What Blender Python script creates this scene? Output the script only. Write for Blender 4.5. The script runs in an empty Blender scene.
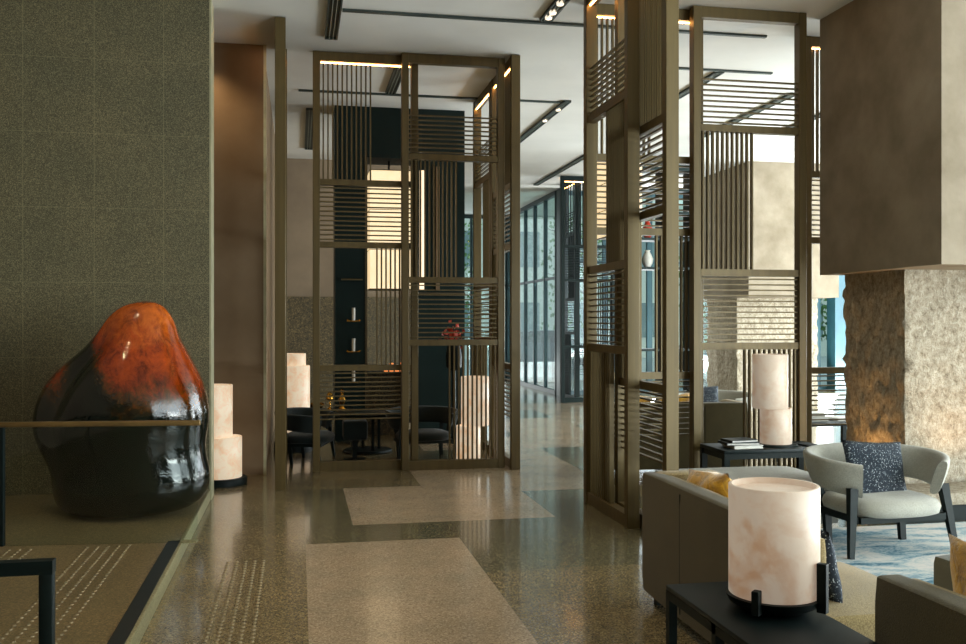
import bpy, bmesh, math, random
from mathutils import Vector, Matrix, noise
random.seed(7)
sc = bpy.context.scene
COL = sc.collection
PI = math.pi
R = math.radians

# ---------------------------------------------------------------- materials
def lin(c):
    return tuple(((v/255)/12.92 if v/255 <= .04045 else ((v/255+.055)/1.055)**2.4) for v in c)

def newmat(name):
    m = bpy.data.materials.new(name); m.use_nodes = True
    nt = m.node_tree
    return m, nt, nt.nodes['Principled BSDF']

def setp(b, **k):
    for n, v in k.items():
        n = n.replace('_', ' ')
        if n in b.inputs:
            b.inputs[n].default_value = v

def N(nt, t, **k):
    n = nt.nodes.new(t)
    for a, v in k.items():
        if a in n.inputs: n.inputs[a].default_value = v
        else: setattr(n, a, v)
    return n

def coords(nt, scale=(1, 1, 1), kind='Object'):
    tc = N(nt, 'ShaderNodeTexCoord'); mp = N(nt, 'ShaderNodeMapping')
    mp.inputs['Scale'].default_value = scale
    nt.links.new(tc.outputs[kind], mp.inputs['Vector'])
    return mp.outputs['Vector']

def ramp(nt, fac, stops):
    r = N(nt, 'ShaderNodeValToRGB')
    e = r.color_ramp.elements
    while len(e) < len(stops): e.new(.5)
    for i, (p, c) in enumerate(stops):
        e[i].position = p; e[i].color = (*c, 1)
    nt.links.new(fac, r.inputs['Fac'])
    return r.outputs['Color']

def noise_tex(nt, vec, scale, detail=4, rough=.55, dist=0):
    n = N(nt, 'ShaderNodeTexNoise')
    n.inputs['Scale'].default_value = scale; n.inputs['Detail'].default_value = detail
    n.inputs['Roughness'].default_value = rough; n.inputs['Distortion'].default_value = dist
    nt.links.new(vec, n.inputs['Vector'])
    return n.outputs['Fac']

def mixc(nt, a, b, fac, mode='MIX'):
    m = N(nt, 'ShaderNodeMix', data_type='RGBA', blend_type=mode)
    for sock, v in ((6, a), (7, b), (0, fac)):
        if isinstance(v, bpy.types.NodeSocket): nt.links.new(v, m.inputs[sock])
        else: m.inputs[sock].default_value = v if sock == 0 else (*v[:3], 1)
    return m.outputs[2]

def math_n(nt, op, a, b=0.0, c=0.0):
    m = N(nt, 'ShaderNodeMath', operation=op)
    for i, v in enumerate((a, b, c)):
        if isinstance(v, bpy.types.NodeSocket): nt.links.new(v, m.inputs[i])
        else: m.inputs[i].default_value = v
    return m.outputs[0]

def bump(nt, b, h, strength=.3, dist=.01):
    n = N(nt, 'ShaderNodeBump'); n.inputs['Strength'].default_value = strength
    n.inputs['Distance'].default_value = dist
    nt.links.new(h, n.inputs['Height']); nt.links.new(n.outputs['Normal'], b.inputs['Normal'])

def plain(name, c1, c2=None, scale=6, rough=.5, metal=0, bscale=0, bstr=.2, bdist=.004, spec=.5, coat=0, stretch=(1, 1, 1), sheen=0):
    m, nt, b = newmat(name)
    setp(b, Roughness=rough, Metallic=metal, Specular_IOR_Level=spec, Coat_Weight=coat, Sheen_Weight=sheen)
    v = coords(nt, stretch)
    c2 = c2 or tuple(x*.85 for x in c1)
    f = noise_tex(nt, v, scale, 5)
    col = ramp(nt, f, [(.3, lin(c2)), (.7, lin(c1))])
    nt.links.new(col, b.inputs['Base Color'])
    if bscale: bump(nt, b, noise_tex(nt, v, bscale, 3), bstr, bdist)
    return m

def speckle(name, base, dark, light, scale=180, rough=.25, grid=None, coat=0, amount=.5):
    """polished granite / terrazzo with fine grains and optional joint lines (axes, periods, offsets, width, colour)"""
    m, nt, b = newmat(name)
    setp(b, Roughness=rough, Specular_IOR_Level=.5, Coat_Weight=coat, Coat_Roughness=.06)
    v = coords(nt)
    vo = N(nt, 'ShaderNodeTexVoronoi', feature='F1'); vo.inputs['Scale'].default_value = scale
    nt.links.new(v, vo.inputs['Vector'])
    sep = N(nt, 'ShaderNodeSeparateColor'); nt.links.new(vo.outputs['Color'], sep.inputs[0])
    f = sep.outputs[0]
    col = ramp(nt, f, [(0, lin(dark)), (.28, lin(base)), (.62, lin(base)), (1, lin(light))])
    big = noise_tex(nt, v, 2.2, 3)
    tint = ramp(nt, big, [(.3, (.84, .86, .84)), (.7, (1.08, 1.05, 1.0))])
    col = mixc(nt, col, tint, 1.0, 'MULTIPLY')
    if grid:
        sx = N(nt, 'ShaderNodeSeparateXYZ'); nt.links.new(v, sx.inputs[0])
        tot = None
        for ax, per, off, w in grid[0]:
            t = math_n(nt, 'ADD', sx.outputs[ax], -off + 100*per)
            t = math_n(nt, 'PINGPONG', t, per/2)
            t = math_n(nt, 'LESS_THAN', t, w/2)
            tot = t if tot is None else math_n(nt, 'MAXIMUM', tot, t)
        tot = math_n(nt, 'MULTIPLY', tot, grid[2])
        col = mixc(nt, col, lin(grid[1]), tot)
    nt.links.new(col, b.inputs['Base Color'])
    return m

def fabric(name, c1, c2, scale=260, rough=.95, bstr=.5, sheen=.2):
    m, nt, b = newmat(name)
    setp(b, Roughness=rough, Specular_IOR_Level=.2, Sheen_Weight=sheen)
    v = coords(nt)
    f1 = noise_tex(nt, v, scale, 2, .7); f2 = noise_tex(nt, v, 5, 3)
    col = ramp(nt, f1, [(.35, lin(c2)), (.65, lin(c1))])
    col = mixc(nt, col, ramp(nt, f2, [(.3, (.86, .86, .86)), (.7, (1.05, 1.05, 1.05))]), 1, 'MULTIPLY')
    nt.links.new(col, b.inputs['Base Color'])
    bump(nt, b, f1, bstr, .004)
    return m

def glow(name, c1, c2, s, base=(230, 220, 205), scale=5, rough=.35):
    """lit alabaster: veined stone that gives off a soft even light"""
    m, nt, b = newmat(name)
    setp(b, Roughness=rough, Specular_IOR_Level=.3)
    v = coords(nt)
    f = noise_tex(nt, v, scale, 8, .62, .9)
    f2 = noise_tex(nt, v, scale*3, 6, .6, 1.5)
    f = math_n(nt, 'ADD', math_n(nt, 'MULTIPLY', f, .75), math_n(nt, 'MULTIPLY', f2, .25))
    col = ramp(nt, f, [(.40, lin(c2)), (.54, lin(c1))])
    setp(b, Base_Color=(*lin(base), 1))
    nt.links.new(mixc(nt, lin(base), tuple(x*.75 for x in lin(base)), f), b.inputs['Base Color'])
    nt.links.new(col, b.inputs['Emission Color'])
    b.inputs['Emission Strength'].default_value = s
    return m

def emit(name, c, s):
    m, nt, b = newmat(name)
    setp(b, Base_Color=(*lin(c), 1), Emission_Color=(*lin(c), 1), Emission_Strength=s)
    return m

def glass(name, tint=(.93, .97, .95), rough=0.0):
    m = bpy.data.materials.new(name); m.use_nodes = True
    nt = m.node_tree; nt.nodes.clear()
    out = N(nt, 'ShaderNodeOutputMaterial'); mx = N(nt, 'ShaderNodeMixShader')
    tr = N(nt, 'ShaderNodeBsdfTransparent'); gl = N(nt, 'ShaderNodeBsdfGlossy'); fr = N(nt, 'ShaderNodeLayerWeight')
    tr.inputs['Color'].default_value = (*tint, 1); gl.inputs['Roughness'].default_value = rough
    fr.inputs['Blend'].default_value = .5
    fac = math_n(nt, 'MULTIPLY_ADD', math_n(nt, 'POWER', fr.outputs['Facing'], 5.0), .5, .025)
    nt.links.new(fac, mx.inputs[0]); nt.links.new(tr.outputs[0], mx.inputs[1]); nt.links.new(gl.outputs[0], mx.inputs[2])
    nt.links.new(mx.outputs[0], out.inputs['Surface'])
    return m

M = {}
M['bronze'] = plain('bronze_paint', (100, 84, 48), (84, 70, 39), 3, rough=.45, spec=.4, metal=.25, bscale=0, stretch=(6, 6, .3))
M['bronze_dark'] = plain('bronze_dark', (84, 72, 48), (70, 60, 40), 3, rough=.4, metal=.3)
M['black'] = plain('blackened_wood', (16, 27, 25), (11, 20, 18), 4, rough=.5, spec=.15, stretch=(1, 1, 8))
M['black_metal'] = plain('black_metal', (16, 28, 28), (11, 21, 21), 5, rough=.45, spec=.2)
M['cabinet'] = plain('dark_lacquer_and_screen_shade', (12, 32, 30), (8, 25, 23), 2, rough=.5, spec=.2)
M['plaster'] = plain('trowelled_plaster', (150, 139, 122), (122, 111, 94), 2.2, rough=.95, spec=.02, bscale=14, bstr=.25, bdist=.01)
M['panel'] = plain('brown_wall_panel', (128, 108, 84), (112, 92, 68), 1.6, rough=.6, spec=.2, bscale=20, bstr=.1)
M['ceiling'] = plain('ceiling_plaster', (224, 224, 220), (214, 214, 210), 1.2, rough=.95, spec=.05)
M['plaster_warm'] = plain('warm_grey_plaster', (140, 124, 104), (122, 107, 90), 1.5, rough=.95, spec=.05)
M['granite'] = speckle('granite_wall', (90, 85, 62), (44, 46, 34), (142, 134, 102), 210, .5,
    grid=([(0, .583, -1.178, .005), (2, .655, -.018, .004)], (150, 142, 105), .45))
def rough_stone():
    m, nt, b = newmat('hewn_stone'); setp(b, Roughness=1, Specular_IOR_Level=.02)
    v = coords(nt, (1, 1, .8))
    f = noise_tex(nt, v, 20, 9, .75); g = noise_tex(nt, v, 60, 5, .7)
    col = ramp(nt, f, [(.28, lin((104, 90, 70))), (.46, lin((170, 158, 138))), (.7, lin((208, 199, 180)))])
    col = mixc(nt, col, ramp(nt, g, [(.33, (.55, .5, .42)), (.5, (1, 1, 1))]), .7, 'MULTIPLY')
    nt.links.new(col, b.inputs['Base Color'])
    h = math_n(nt, 'ADD', f, math_n(nt, 'MULTIPLY', g, .5))
    bump(nt, b, h, .9, .05)
    return m
M['stone'] = rough_stone()
M['dado'] = speckle('dado_granite', (78, 68, 46), (40, 36, 24), (120, 104, 70), 60, .6)
M['floor_mid'] = speckle('floor_granite_olive', (112, 100, 74), (66, 60, 44), (160, 146, 112), 130, .2, coat=.25)
M['floor_dark'] = speckle('floor_granite_grey_green', (92, 88, 68), (54, 54, 42), (142, 134, 106), 130, .17, coat=.3)
M['floor_light'] = speckle('floor_limestone_pink', (160, 144, 122), (128, 114, 96), (188, 172, 150), 130, .22, coat=.2)
M['platform'] = speckle('platform_granite', (112, 98, 70), (66, 58, 42), (156, 138, 102), 130, .3)
M['kerb'] = speckle('kerb_stone', (136, 132, 100), (100, 98, 74), (164, 158, 124), 130, .4)
M['strip'] = plain('nosing_black', (20, 30, 30), None, 8, rough=.5)
M['steel'] = plain('stud_steel', (164, 152, 124), None, 8, rough=.4, metal=.8)
M['bead'] = plain('corner_bead', (188, 184, 150), None, 8, rough=.4, metal=.3)
M['shade'] = glow('alabaster_daylit', (255, 232, 208), (226, 170, 130), .27, base=(196, 182, 164))
M['shade2'] = glow('alabaster_warm', (255, 232, 200), (238, 184, 132), .58, base=(200, 184, 164), scale=7)
M['lantern'] = glow('lantern_paper', (255, 228, 178), (250, 214, 160), 1.0, scale=3)
M['led'] = emit('led_warm', (255, 178, 98), 34)
M['spot_lens'] = emit('downlight_lens', (255, 236, 210), 1.3)
M['tube'] = emit('tube_light', (255, 226, 190), 1.3)
M['flame'] = emit('candle_glass_lit', (255, 150, 80), 1.2)
M['sofa'] = fabric('sofa_olive_boucle', (158, 140, 98), (112, 96, 62), 190)
M['sofa_shaded'] = fabric('sofa_boucle_shaded', (88, 79, 50), (66, 59, 36), 240)  # same sofa fabric in shade, the shade put into its colour
M['grey'] = fabric('grey_wool', (172, 170, 158), (134, 134, 124), 240)
M['greydark'] = fabric('dark_grey_wool', (112, 112, 102), (78, 80, 74), 240)
M['chair_dark'] = fabric('charcoal_wool', (30, 38, 36), (20, 28, 27), 200)
def velvet():
    m, nt, b = newmat('mustard_velvet'); setp(b, Roughness=.6, Sheen_Weight=.8, Specular_IOR_Level=.3)
    v = coords(nt); f = noise_tex(nt, v, 11, 6, .65, .8)
    nt.links.new(ramp(nt, f, [(.36, lin((150, 106, 4))), (.5, lin((210, 156, 10))), (.66, lin((230, 184, 40)))]), b.inputs['Base Color'])
    bump(nt, b, f, .6, .03); return m
M['velvet'] = velvet()
def speckled():
    m, nt, b = newmat('speckled_navy_weave'); setp(b, Roughness=.9)
    v = coords(nt); vo = N(nt, 'ShaderNodeTexVoronoi'); vo.inputs['Scale'].default_value = 210
    nt.links.new(v, vo.inputs['Vector'])
    sp = N(nt, 'ShaderNodeSeparateColor'); nt.links.new(vo.outputs['Color'], sp.inputs[0])
    nt.links.new(ramp(nt, sp.outputs[0], [(0, lin((14, 26, 38))), (.8, lin((14, 24, 34))), (.92, lin((50, 64, 74))), (1, lin((190, 198, 200)))]), b.inputs['Base Color'])
    bump(nt, b, sp.outputs[1], .3, .004); return m
M['speckle'] = speckled()
def rugm():
    m, nt, b = newmat('watery_blue_rug'); setp(b, Roughness=1, Specular_IOR_Level=.1)
    v = coords(nt, (1.1, 3.2, 1)); f = noise_tex(nt, v, 1.5, 10, .72, 1.2)
    w = noise_tex(nt, coords(nt, (6, 60, 1)), 6, 3)
    f = math_n(nt, 'ADD', f, math_n(nt, 'MULTIPLY', math_n(nt, 'ADD', w, -.5), .55))
    nt.links.new(ramp(nt, f, [(.32, lin((44, 80, 98))), (.42, lin((96, 130, 144))), (.5, lin((160, 172, 172))), (.6, lin((196, 188, 180)))]), b.inputs['Base Color'])
    bump(nt, b, noise_tex(nt, coords(nt), 250, 2), .4, .004); return m
M['rug'] = rugm()
def ramp_val(nt, v, lo, hi):
    m = N(nt, 'ShaderNodeMapRange'); m.inputs[1].default_value = lo; m.inputs[2].default_value = hi
    m.inputs[3].default_value = 1; m.inputs[4].default_value = 0
    nt.links.new(v, m.inputs[0]); return m.outputs[0]
def glaze():
    m, nt, b = newmat('fired_glaze'); setp(b, Roughness=.06, Coat_Weight=0, Specular_IOR_Level=.5)
    v = coords(nt); sx = N(nt, 'ShaderNodeSeparateXYZ'); nt.links.new(v, sx.inputs[0])
    n1 = noise_tex(nt, v, 2.6, 6, .65, .8); n2 = noise_tex(nt, v, 9, 9, .7, 2.5)
    h = math_n(nt, 'MULTIPLY_ADD', sx.outputs[0], .1, sx.outputs[2])
    h = math_n(nt, 'ADD', h, math_n(nt, 'MULTIPLY', math_n(nt, 'ADD', n1, -.5), .55))
    h = math_n(nt, 'ADD', h, math_n(nt, 'MULTIPLY', math_n(nt, 'ADD', n2, -.5), .5))
    # crease shadow painted into the colour between the head and the left shoulder
    xc = math_n(nt, 'MULTIPLY_ADD', sx.outputs[2], -.34, .20)
    d = math_n(nt, 'ADD', sx.outputs[0], math_n(nt, 'MULTIPLY', xc, -1))
    d = math_n(nt, 'ADD', d, math_n(nt, 'MULTIPLY', math_n(nt, 'ADD', n1, -.5), .25))
    d = math_n(nt, 'DIVIDE', d, .13); d = math_n(nt, 'MULTIPLY', d, d)
    d = math_n(nt, 'POWER', 2.718, math_n(nt, 'MULTIPLY', d, -1))
    d = math_n(nt, 'MULTIPLY', d, ramp_val(nt, sx.outputs[2], 1.35, 1.5))
    h = math_n(nt, 'ADD', h, math_n(nt, 'MULTIPLY', d, -.62))
    mr = N(nt, 'ShaderNodeMapRange'); mr.inputs[1].default_value = .72; mr.inputs[2].default_value = 1.55
    nt.links.new(h, mr.inputs[0])
    c = ramp(nt, mr.outputs[0], [(0, lin((6, 16, 14))), (.12, lin((14, 22, 14))), (.28, lin((70, 42, 8))), (.45, lin((120, 44, 8))), (.75, lin((150, 58, 12))), (1, lin((168, 82, 26)))])
    veins = ramp(nt, noise_tex(nt, coords(nt, (1.4, 1.4, .7)), 7, 10, .75, .6), [(.38, (.25, .22, .15)), (.5, (.8, .75, .6)), (.66, (1.3, 1.35, 1.1))])
    nt.links.new(mixc(nt, c, veins, .8, 'MULTIPLY'), b.inputs['Base Color'])
    bump(nt, b, n1, .15, .06); return m
M['glaze'] = glaze()
M['glass'] = glass('clear_glass'); M['glass_green'] = glass('window_glass', (.84, .94, .94))
M['brass'] = plain('brass', (214, 160, 66), None, 8, rough=.25, metal=1)
M['handrail'] = plain('bronze_handrail', (128, 104, 62), None, 8, rough=.35, metal=.5)
M['white'] = plain('white_paper', (220, 218, 208), None, 8, rough=.8)
M['cover'] = plain('book_cover_black', (24, 34, 34), None, 8, rough=.5)
M['red'] = plain('red_glaze', (190, 60, 34), None, 8, rough=.4)
M['orange'] = plain('orange_petals', (210, 110, 40), (160, 70, 24), 20, rough=.6)
M['teal'] = plain('teal_frame', (34, 74, 84), (28, 62, 72), 3, rough=.4)
M['frame'] = plain('window_frame', (24, 44, 50), (18, 36, 42), 3, rough=.4)
M['slot'] = plain('diffuser_slot', (52, 66, 62), (38, 50, 48), 3, rough=.5)
M['slotlight'] = plain('diffuser_blade', (150, 160, 152), None, 3, rough=.4)
M['pave'] = plain('paving', (160, 168, 166), (140, 150, 148), 1, rough=.9)
M['facade'] = plain('pale_facade', (206, 210, 200), (188, 194, 186), .4, rough=.9)
M['facade_win'] = plain('facade_window', (120, 140, 142), (96, 118, 122), 1, rough=.2)
M['leaf'] = plain('leaf', (112, 146, 84), (58, 92, 50), 3, rough=.7)
M['leaf'].node_tree.nodes['Principled BSDF'].inputs['Transmission Weight'].default_value = 0
M['bark'] = plain('bark', (92, 80, 62), (60, 52, 40), 9, rough=.9)
M['car'] = plain('car_paint_teal', (18, 48, 62), None, 2, rough=.3, spec=.3)
M['carglass'] = plain('car_glass', (20, 34, 40), None, 2, rough=.15, spec=.3)
M['tyre'] = plain('tyre', (24, 26, 26), None, 5, rough=.8)

# ---------------------------------------------------------------- mesh helpers
def bx(bm, x0, x1, y0, y1, z0, z1, bev=0, seg=2, mi=0):
    r = bmesh.ops.create_cube(bm, size=1)
    vs = r['verts']
    for v in vs:
        v.co = Vector(((x0+x1)/2 + v.co.x*(x1-x0), (y0+y1)/2 + v.co.y*(y1-y0), (z0+z1)/2 + v.co.z*(z1-z0)))
    fs = {f for v in vs for f in v.link_faces}
    for f in fs: f.material_index = mi
    if bev:
        es = {e for v in vs for e in v.link_edges}
        bmesh.ops.bevel(bm, geom=list(es), offset=bev, segments=seg, profile=.5, affect='EDGES')
    return vs

def slab(bm, p0, p1, w, t, up=Vector((0, 0, 1))):
    """tapered bar from p0 to p1; w=(w0,w1) wide, t=(t0,t1) thick"""
    p0, p1 = Vector(p0), Vector(p1); d = (p1-p0).normalized()
    s = d.cross(up)
    s = s.normalized() if s.length > 1e-4 else Vector((1, 0, 0))
    u = s.cross(d).normalized()
    vs = []
    for p, ww, tt in ((p0, w[0], t[0]), (p1, w[1], t[1])):
        for a, b in ((-1, -1), (1, -1), (1, 1), (-1, 1)):
            vs.append(bm.verts.new(p + s*a*ww/2 + u*b*tt/2))
    bm.faces.new(vs[0:4][::-1]); bm.faces.new(vs[4:8])
    for i in range(4):
        j = (i+1) % 4; bm.faces.new((vs[i], vs[j], vs[4+j], vs[4+i]))

def lathe(bm, prof, seg=40, cx=0, cy=0, close=True):
    rings = []
    for r, z in prof:
        if r < 1e-5: rings.append([bm.verts.new((cx, cy, z))])
        else: rings.append([bm.verts.new((cx+r*math.cos(2*PI*i/seg), cy+r*math.sin(2*PI*i/seg), z)) for i in range(seg)])
    for a, b in zip(rings, rings[1:]):
        for i in range(seg):
            j = (i+1) % seg
            if len(a) == 1 and len(b) == 1: continue
            if len(a) == 1: bm.faces.new((a[0], b[j], b[i]))
            elif len(b) == 1: bm.faces.new((a[i], a[j], b[0]))
            else: bm.faces.new((a[i], a[j], b[j], b[i]))

def tube(bm, pts, r, seg=10):
    pts = [Vector(p) for p in pts]; rings = []
    for i, p in enumerate(pts):
        d = (pts[min(i+1, len(pts)-1)] - pts[max(i-1, 0)]).normalized()
        up = Vector((0, 0, 1)) if abs(d.z) < .9 else Vector((1, 0, 0))
        s = d.cross(up).normalized(); u = s.cross(d)
        rr = r[i] if isinstance(r, (list, tuple)) else r
        rings.append([bm.verts.new(p + (s*math.cos(2*PI*k/seg) + u*math.sin(2*PI*k/seg))*rr) for k in range(seg)])
    for a, b in zip(rings, rings[1:]):
        for k in range(seg):
            j = (k+1) % seg; bm.faces.new((a[k], a[j], b[j], b[k]))
    bm.faces.new(rings[0][::-1]); bm.faces.new(rings[-1])

def obj(name, bm, mat, parent=None, loc=None, rot=None, smooth=False, angle=40):
    bmesh.ops.recalc_face_normals(bm, faces=bm.faces)
    me = bpy.data.meshes.new(name); bm.to_mesh(me); bm.free()
    for m in (mat if isinstance(mat, (list, tuple)) else [mat]): me.materials.append(m)
    if smooth:
        me.polygons.foreach_set('use_smooth', [True]*len(me.polygons))
        me.set_sharp_from_angle(angle=R(angle))
    o = bpy.data.objects.new(name, me); COL.objects.link(o)
    if parent: o.parent = parent
    if loc: o.location = loc
    if rot: o.rotation_euler = rot
    return o

def B(name, mat, parent, *boxes, bev=0, seg=2, smooth=False, **k):
    bm = bmesh.new()
    for b in boxes: bx(bm, *b, bev=bev, seg=seg)
    return obj(name, bm, mat, parent, smooth=smooth or bev > 0, **k)

def tag(o, label=None, cat=None, group=None, kind=None):
    if label: o['label'] = label
    if cat: o['category'] = cat
    if group: o['group'] = group
    if kind: o['kind'] = kind
    return o

def thing(name, label, cat, loc=(0, 0, 0), rz=0, group=None):
    o = bpy.data.objects.new(name, None); COL.objects.link(o)
    o.location = loc; o.rotation_euler = (0, 0, rz); o.empty_display_size = .1
    return tag(o, label, cat, group)

def struct(name, mat, *boxes, **k):
    o = B(name, mat, None, *boxes, **k); o['kind'] = 'structure'; return o

def copy_tree(o, parent=None):
    c = o.copy(); COL.objects.link(c); c.parent = parent
    for ch in list(o.children): copy_tree(ch, c)
    return c

def cushion_bm(w, h, t, puff=1.0, n=14, wob=.0, seed=0):
    """square scatter cushion standing in the xz plane, centre at origin"""
    bm = bmesh.new(); sides = []
    for s in (1, -1):
        g = []
        for i in range(n+1):
            row = []
            for j in range(n+1):
                u = -1+2*i/n; v = -1+2*j/n
                pinch = 1-.07*(1-abs(u))*0 - .06*(math.cos(v*PI/2)) ; pinch2 = 1-.06*math.cos(u*PI/2)
                x = u*w/2*pinch; z = v*h/2*pinch2
                e = max(0, (1-abs(u)**2.6)*(1-abs(v)**2.6))**.55
                y = s*t/2*e*puff + wob*noise.noise(Vector((u*1.6+seed, v*1.6, s*.3)))*e
                row.append(bm.verts.new((x, y, z)))
            g.append(row)
        for i in range(n):
            for j in range(n):
                bm.faces.new((g[i][j], g[i+1][j], g[i+1][j+1], g[i][j+1]))
    bmesh.ops.remove_doubles(bm, verts=bm.verts, dist=.0008)
    return bm

def pad_bm(x0, x1, y0, y1, z0, z1, r=.05, crown=.02):
    """upholstered block with soft edges and a slightly crowned top"""
    bm = bmesh.new(); bx(bm, x0, x1, y0, y1, z0, z1)
    bmesh.ops.subdivide_edges(bm, edges=bm.edges, cuts=6, use_grid_fill=True)
    cx, cy = (x0+x1)/2, (y0+y1)/2
    for v in bm.verts:
        p = v.co
        q = Vector((min(max(p.x, x0+r), x1-r), min(max(p.y, y0+r), y1-r), min(max(p.z, z0+r), z1-r)))
        d = p-q
        if d.length > 1e-6: v.co = q + d.normalized()*r
        if p.z > (z0+z1)/2:
            u = (p.x-cx)/(x1-x0)*2; w = (p.y-cy)/(y1-y0)*2
            v.co.z += crown*(1-u*u)*(1-w*w)
    return bm

# ---------------------------------------------------------------- setting
H = 4.5
def build_floor():
    xs = [-4, -.47, .05, .42, 1.17, 1.53, 2.07, 3.0, 4.2, 5.6, 13]
    ys = [-3, 2.6, 4.7, 5.9, 6.88, 7.46, 7.84, 8.66, 9.13, 9.72, 10.6, 11.6, 12.8, 14, 15.2, 16.6, 18, 20, 25]
    bm = bmesh.new()
    V = {}
    for x in xs:
        for y in ys:
            V[x, y] = bm.verts.new((x, y, 0)), bm.verts.new((x, y, -.15))
    def mat(x, y):
        if .05 < x < 1.17 and y < 6.88: return 2
        if .42 < x < 2.07 and 7.46 < y < 9.13: return 2
        if .05 < x < .42 and 7.46 < y < 7.84: return 1
        if 1.17 < x < 3 and 8.66 < y < 10.6: return 2
        if x > 2.07 and 7.46 < y < 8.66: return 1
        if x < .05: return 0
        if y < 9.2: return 1 if (x < 1.2 or y > 5.9) else 0
        if y > 10.6 and 1.5 < x < 5.6:
            k = ys.index(max(q for q in ys if q < y)) + xs.index(max(q for q in xs if q < x))*2
            return 1 if k % 4 == 0 else 2
        return 0
    for i in range(len(xs)-1):
        for j in range(len(ys)-1):
            a, b, c, d = V[xs[i], ys[j]], V[xs[i+1], ys[j]], V[xs[i+1], ys[j+1]], V[xs[i], ys[j+1]]
            f = bm.faces.new((a[0], b[0], c[0], d[0])); f.material_index = mat((xs[i]+xs[i+1])/2, (ys[j]+ys[j+1])/2)
            bm.faces.new((a[1], d[1], c[1], b[1]))
    nx, ny = len(xs)-1, len(ys)-1
    for i in range(nx):
        for y in (ys[0], ys[-1]):
            a, b = V[xs[i], y], V[xs[i+1], y]; bm.faces.new((a[0], a[1], b[1], b[0]))
    for j in range(ny):
        for x in (xs[0], xs[-1]):
            a, b = V[x, ys[j]], V[x, ys[j+1]]; bm.faces.new((a[0], a[1], b[1], b[0]))
    o = obj('floor', bm, [M['floor_mid'], M['floor_dark'], M['floor_light']]); o['kind'] = 'structure'
build_floor()
# raised stone platform with its kerb and black nosing
struct('trim_1', M['platform'], (-4, -.8, -2.95, 8.76, 0, .1))
struct('trim_2', M['kerb'], (-.8, -.775, -2.95, 8.75, 0, .1), bev=.004)
struct('trim_3', M['strip'], (-.875, -.795, -2.9, 6.72, .1, .104))
# walls
struct('wall_left', M['granite'], (-4, -.785, 8.76, 9.02, 0, H))
struct('trim_4', M['bead'], (-.785, -.768, 8.755, 9.02, 0, H))
struct('wall_niche', M['panel'], (-4, -.36, 10.1, 16.9, 0, H))
struct('trim_5', M['bead'], (-.36, -.33, 10.09, 10.13, 0, H))
struct('wall_north', M['plaster_warm'], (-4, 2.6, 17, 17.3, 0, H))
struct('trim_6', M['dado'], (-.355, 2.6, 16.93, 17, 0, 2.05))
struct('wall_inner', M['plaster_warm'], (2.3, 2.6, 17.3, 25, 0, H))
struct('wall_west', M['plaster_warm'], (-4.2, -4, -3, 17.3, 0, H))
struct('wall_south', M['plaster_warm'], (-4.2, 5.4, -3.2, -3, 0, H))
struct('ceiling', M['ceiling'], (-4.2, 13.2, -3.2, 25.2, H, H+.25))

def window(name, axis, c, a0, a1, n, z1=H, mat='frame', mw=.06, trans=(), skip=0):
    """glazing in a plane; axis 'x' = plane x=c running along y, 'y' = plane y=c running along x"""
    root = thing(name, None, None); root['kind'] = 'structure'
    def bb(u0, u1, d0, d1, z0, zz):
        return (c+d0, c+d1, u0, u1, z0, zz) if axis == 'x' else (u0, u1, c+d0, c+d1, z0, zz)
    fr = [bb(a0, a1, -.05, .05, 0, .09), bb(a0, a1, -.05, .05, z1-.1, z1)]
    for t in trans: fr.append(bb(a0, a1, -.03, .03, t, t+.06))
    for i in range(n+1):
        u = a0+(a1-a0)*i/n; fr.append(bb(u-mw/2, u+mw/2, -.045, .045, .0, z1))
    B('window_frame', M[mat], root, *fr)
    B('window_pane', M['glass_green'], root, bb(a0, a1, -.006, .006, .05, z1-.05))
    return root
window('window_1', 'x', 5.6, 20.06, 24.9, 5, trans=(2.55,))
window('window_2', 'y', 25, 2.65, 5.55, 3, trans=(2.55,))
window('window_3', 'y', 20, 5.66, 12.9, 7, mat='teal', mw=.12, trans=(2.9,))
window('window_4', 'x', 13, -2.9, 19.9, 14)
window('window_5', 'y', -3, 5.45, 12.9, 6)
struct('trim_8', M['frame'], (5.56, 5.72, 19.6, 19.95, 0, H))
# the broad teal window pier seen past the columns
struct('trim_7', M['teal'], (12.05, 12.75, 19.55, 19.9, 0, H))

def column(x0, y0, y1, x1, inset, zb):
    struct('column', M['plaster'], (x0, x1, y0, y1, zb, H))
    bm = bmesh.new(); a, b = (x0+inset, x1), (y0+.72, y1-.12)
    bx(bm, a[0], a[1], b[0], b[1], 0, zb)
    bmesh.ops.subdivide_edges(bm, edges=bm.edges, cuts=40, use_grid_fill=True)
    for v in bm.verts:
        p = v.co
        k = .012*noise.noise(p*3.1) + .02*noise.noise(p*9) + .02*noise.noise(p*23)
        if 0.02 < p.z < zb-.02: 
            n = Vector((-1 if p.x < a[0]+.001 else (1 if p.x > a[1]-.001 else 0), -1 if p.y < b[0]+.001 else (1 if p.y > b[1]-.001 else 0), 0))
            v.co = p + n*k
    o = obj('column', bm, M['stone'], smooth=True, angle=60); o['kind'] = 'structure'
column(4.91, 6.49, 8.23, 7.4, .19, 2.05)
column(7.96, 15.7, 17.85, 9.75, .13, 2.05)

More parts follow.
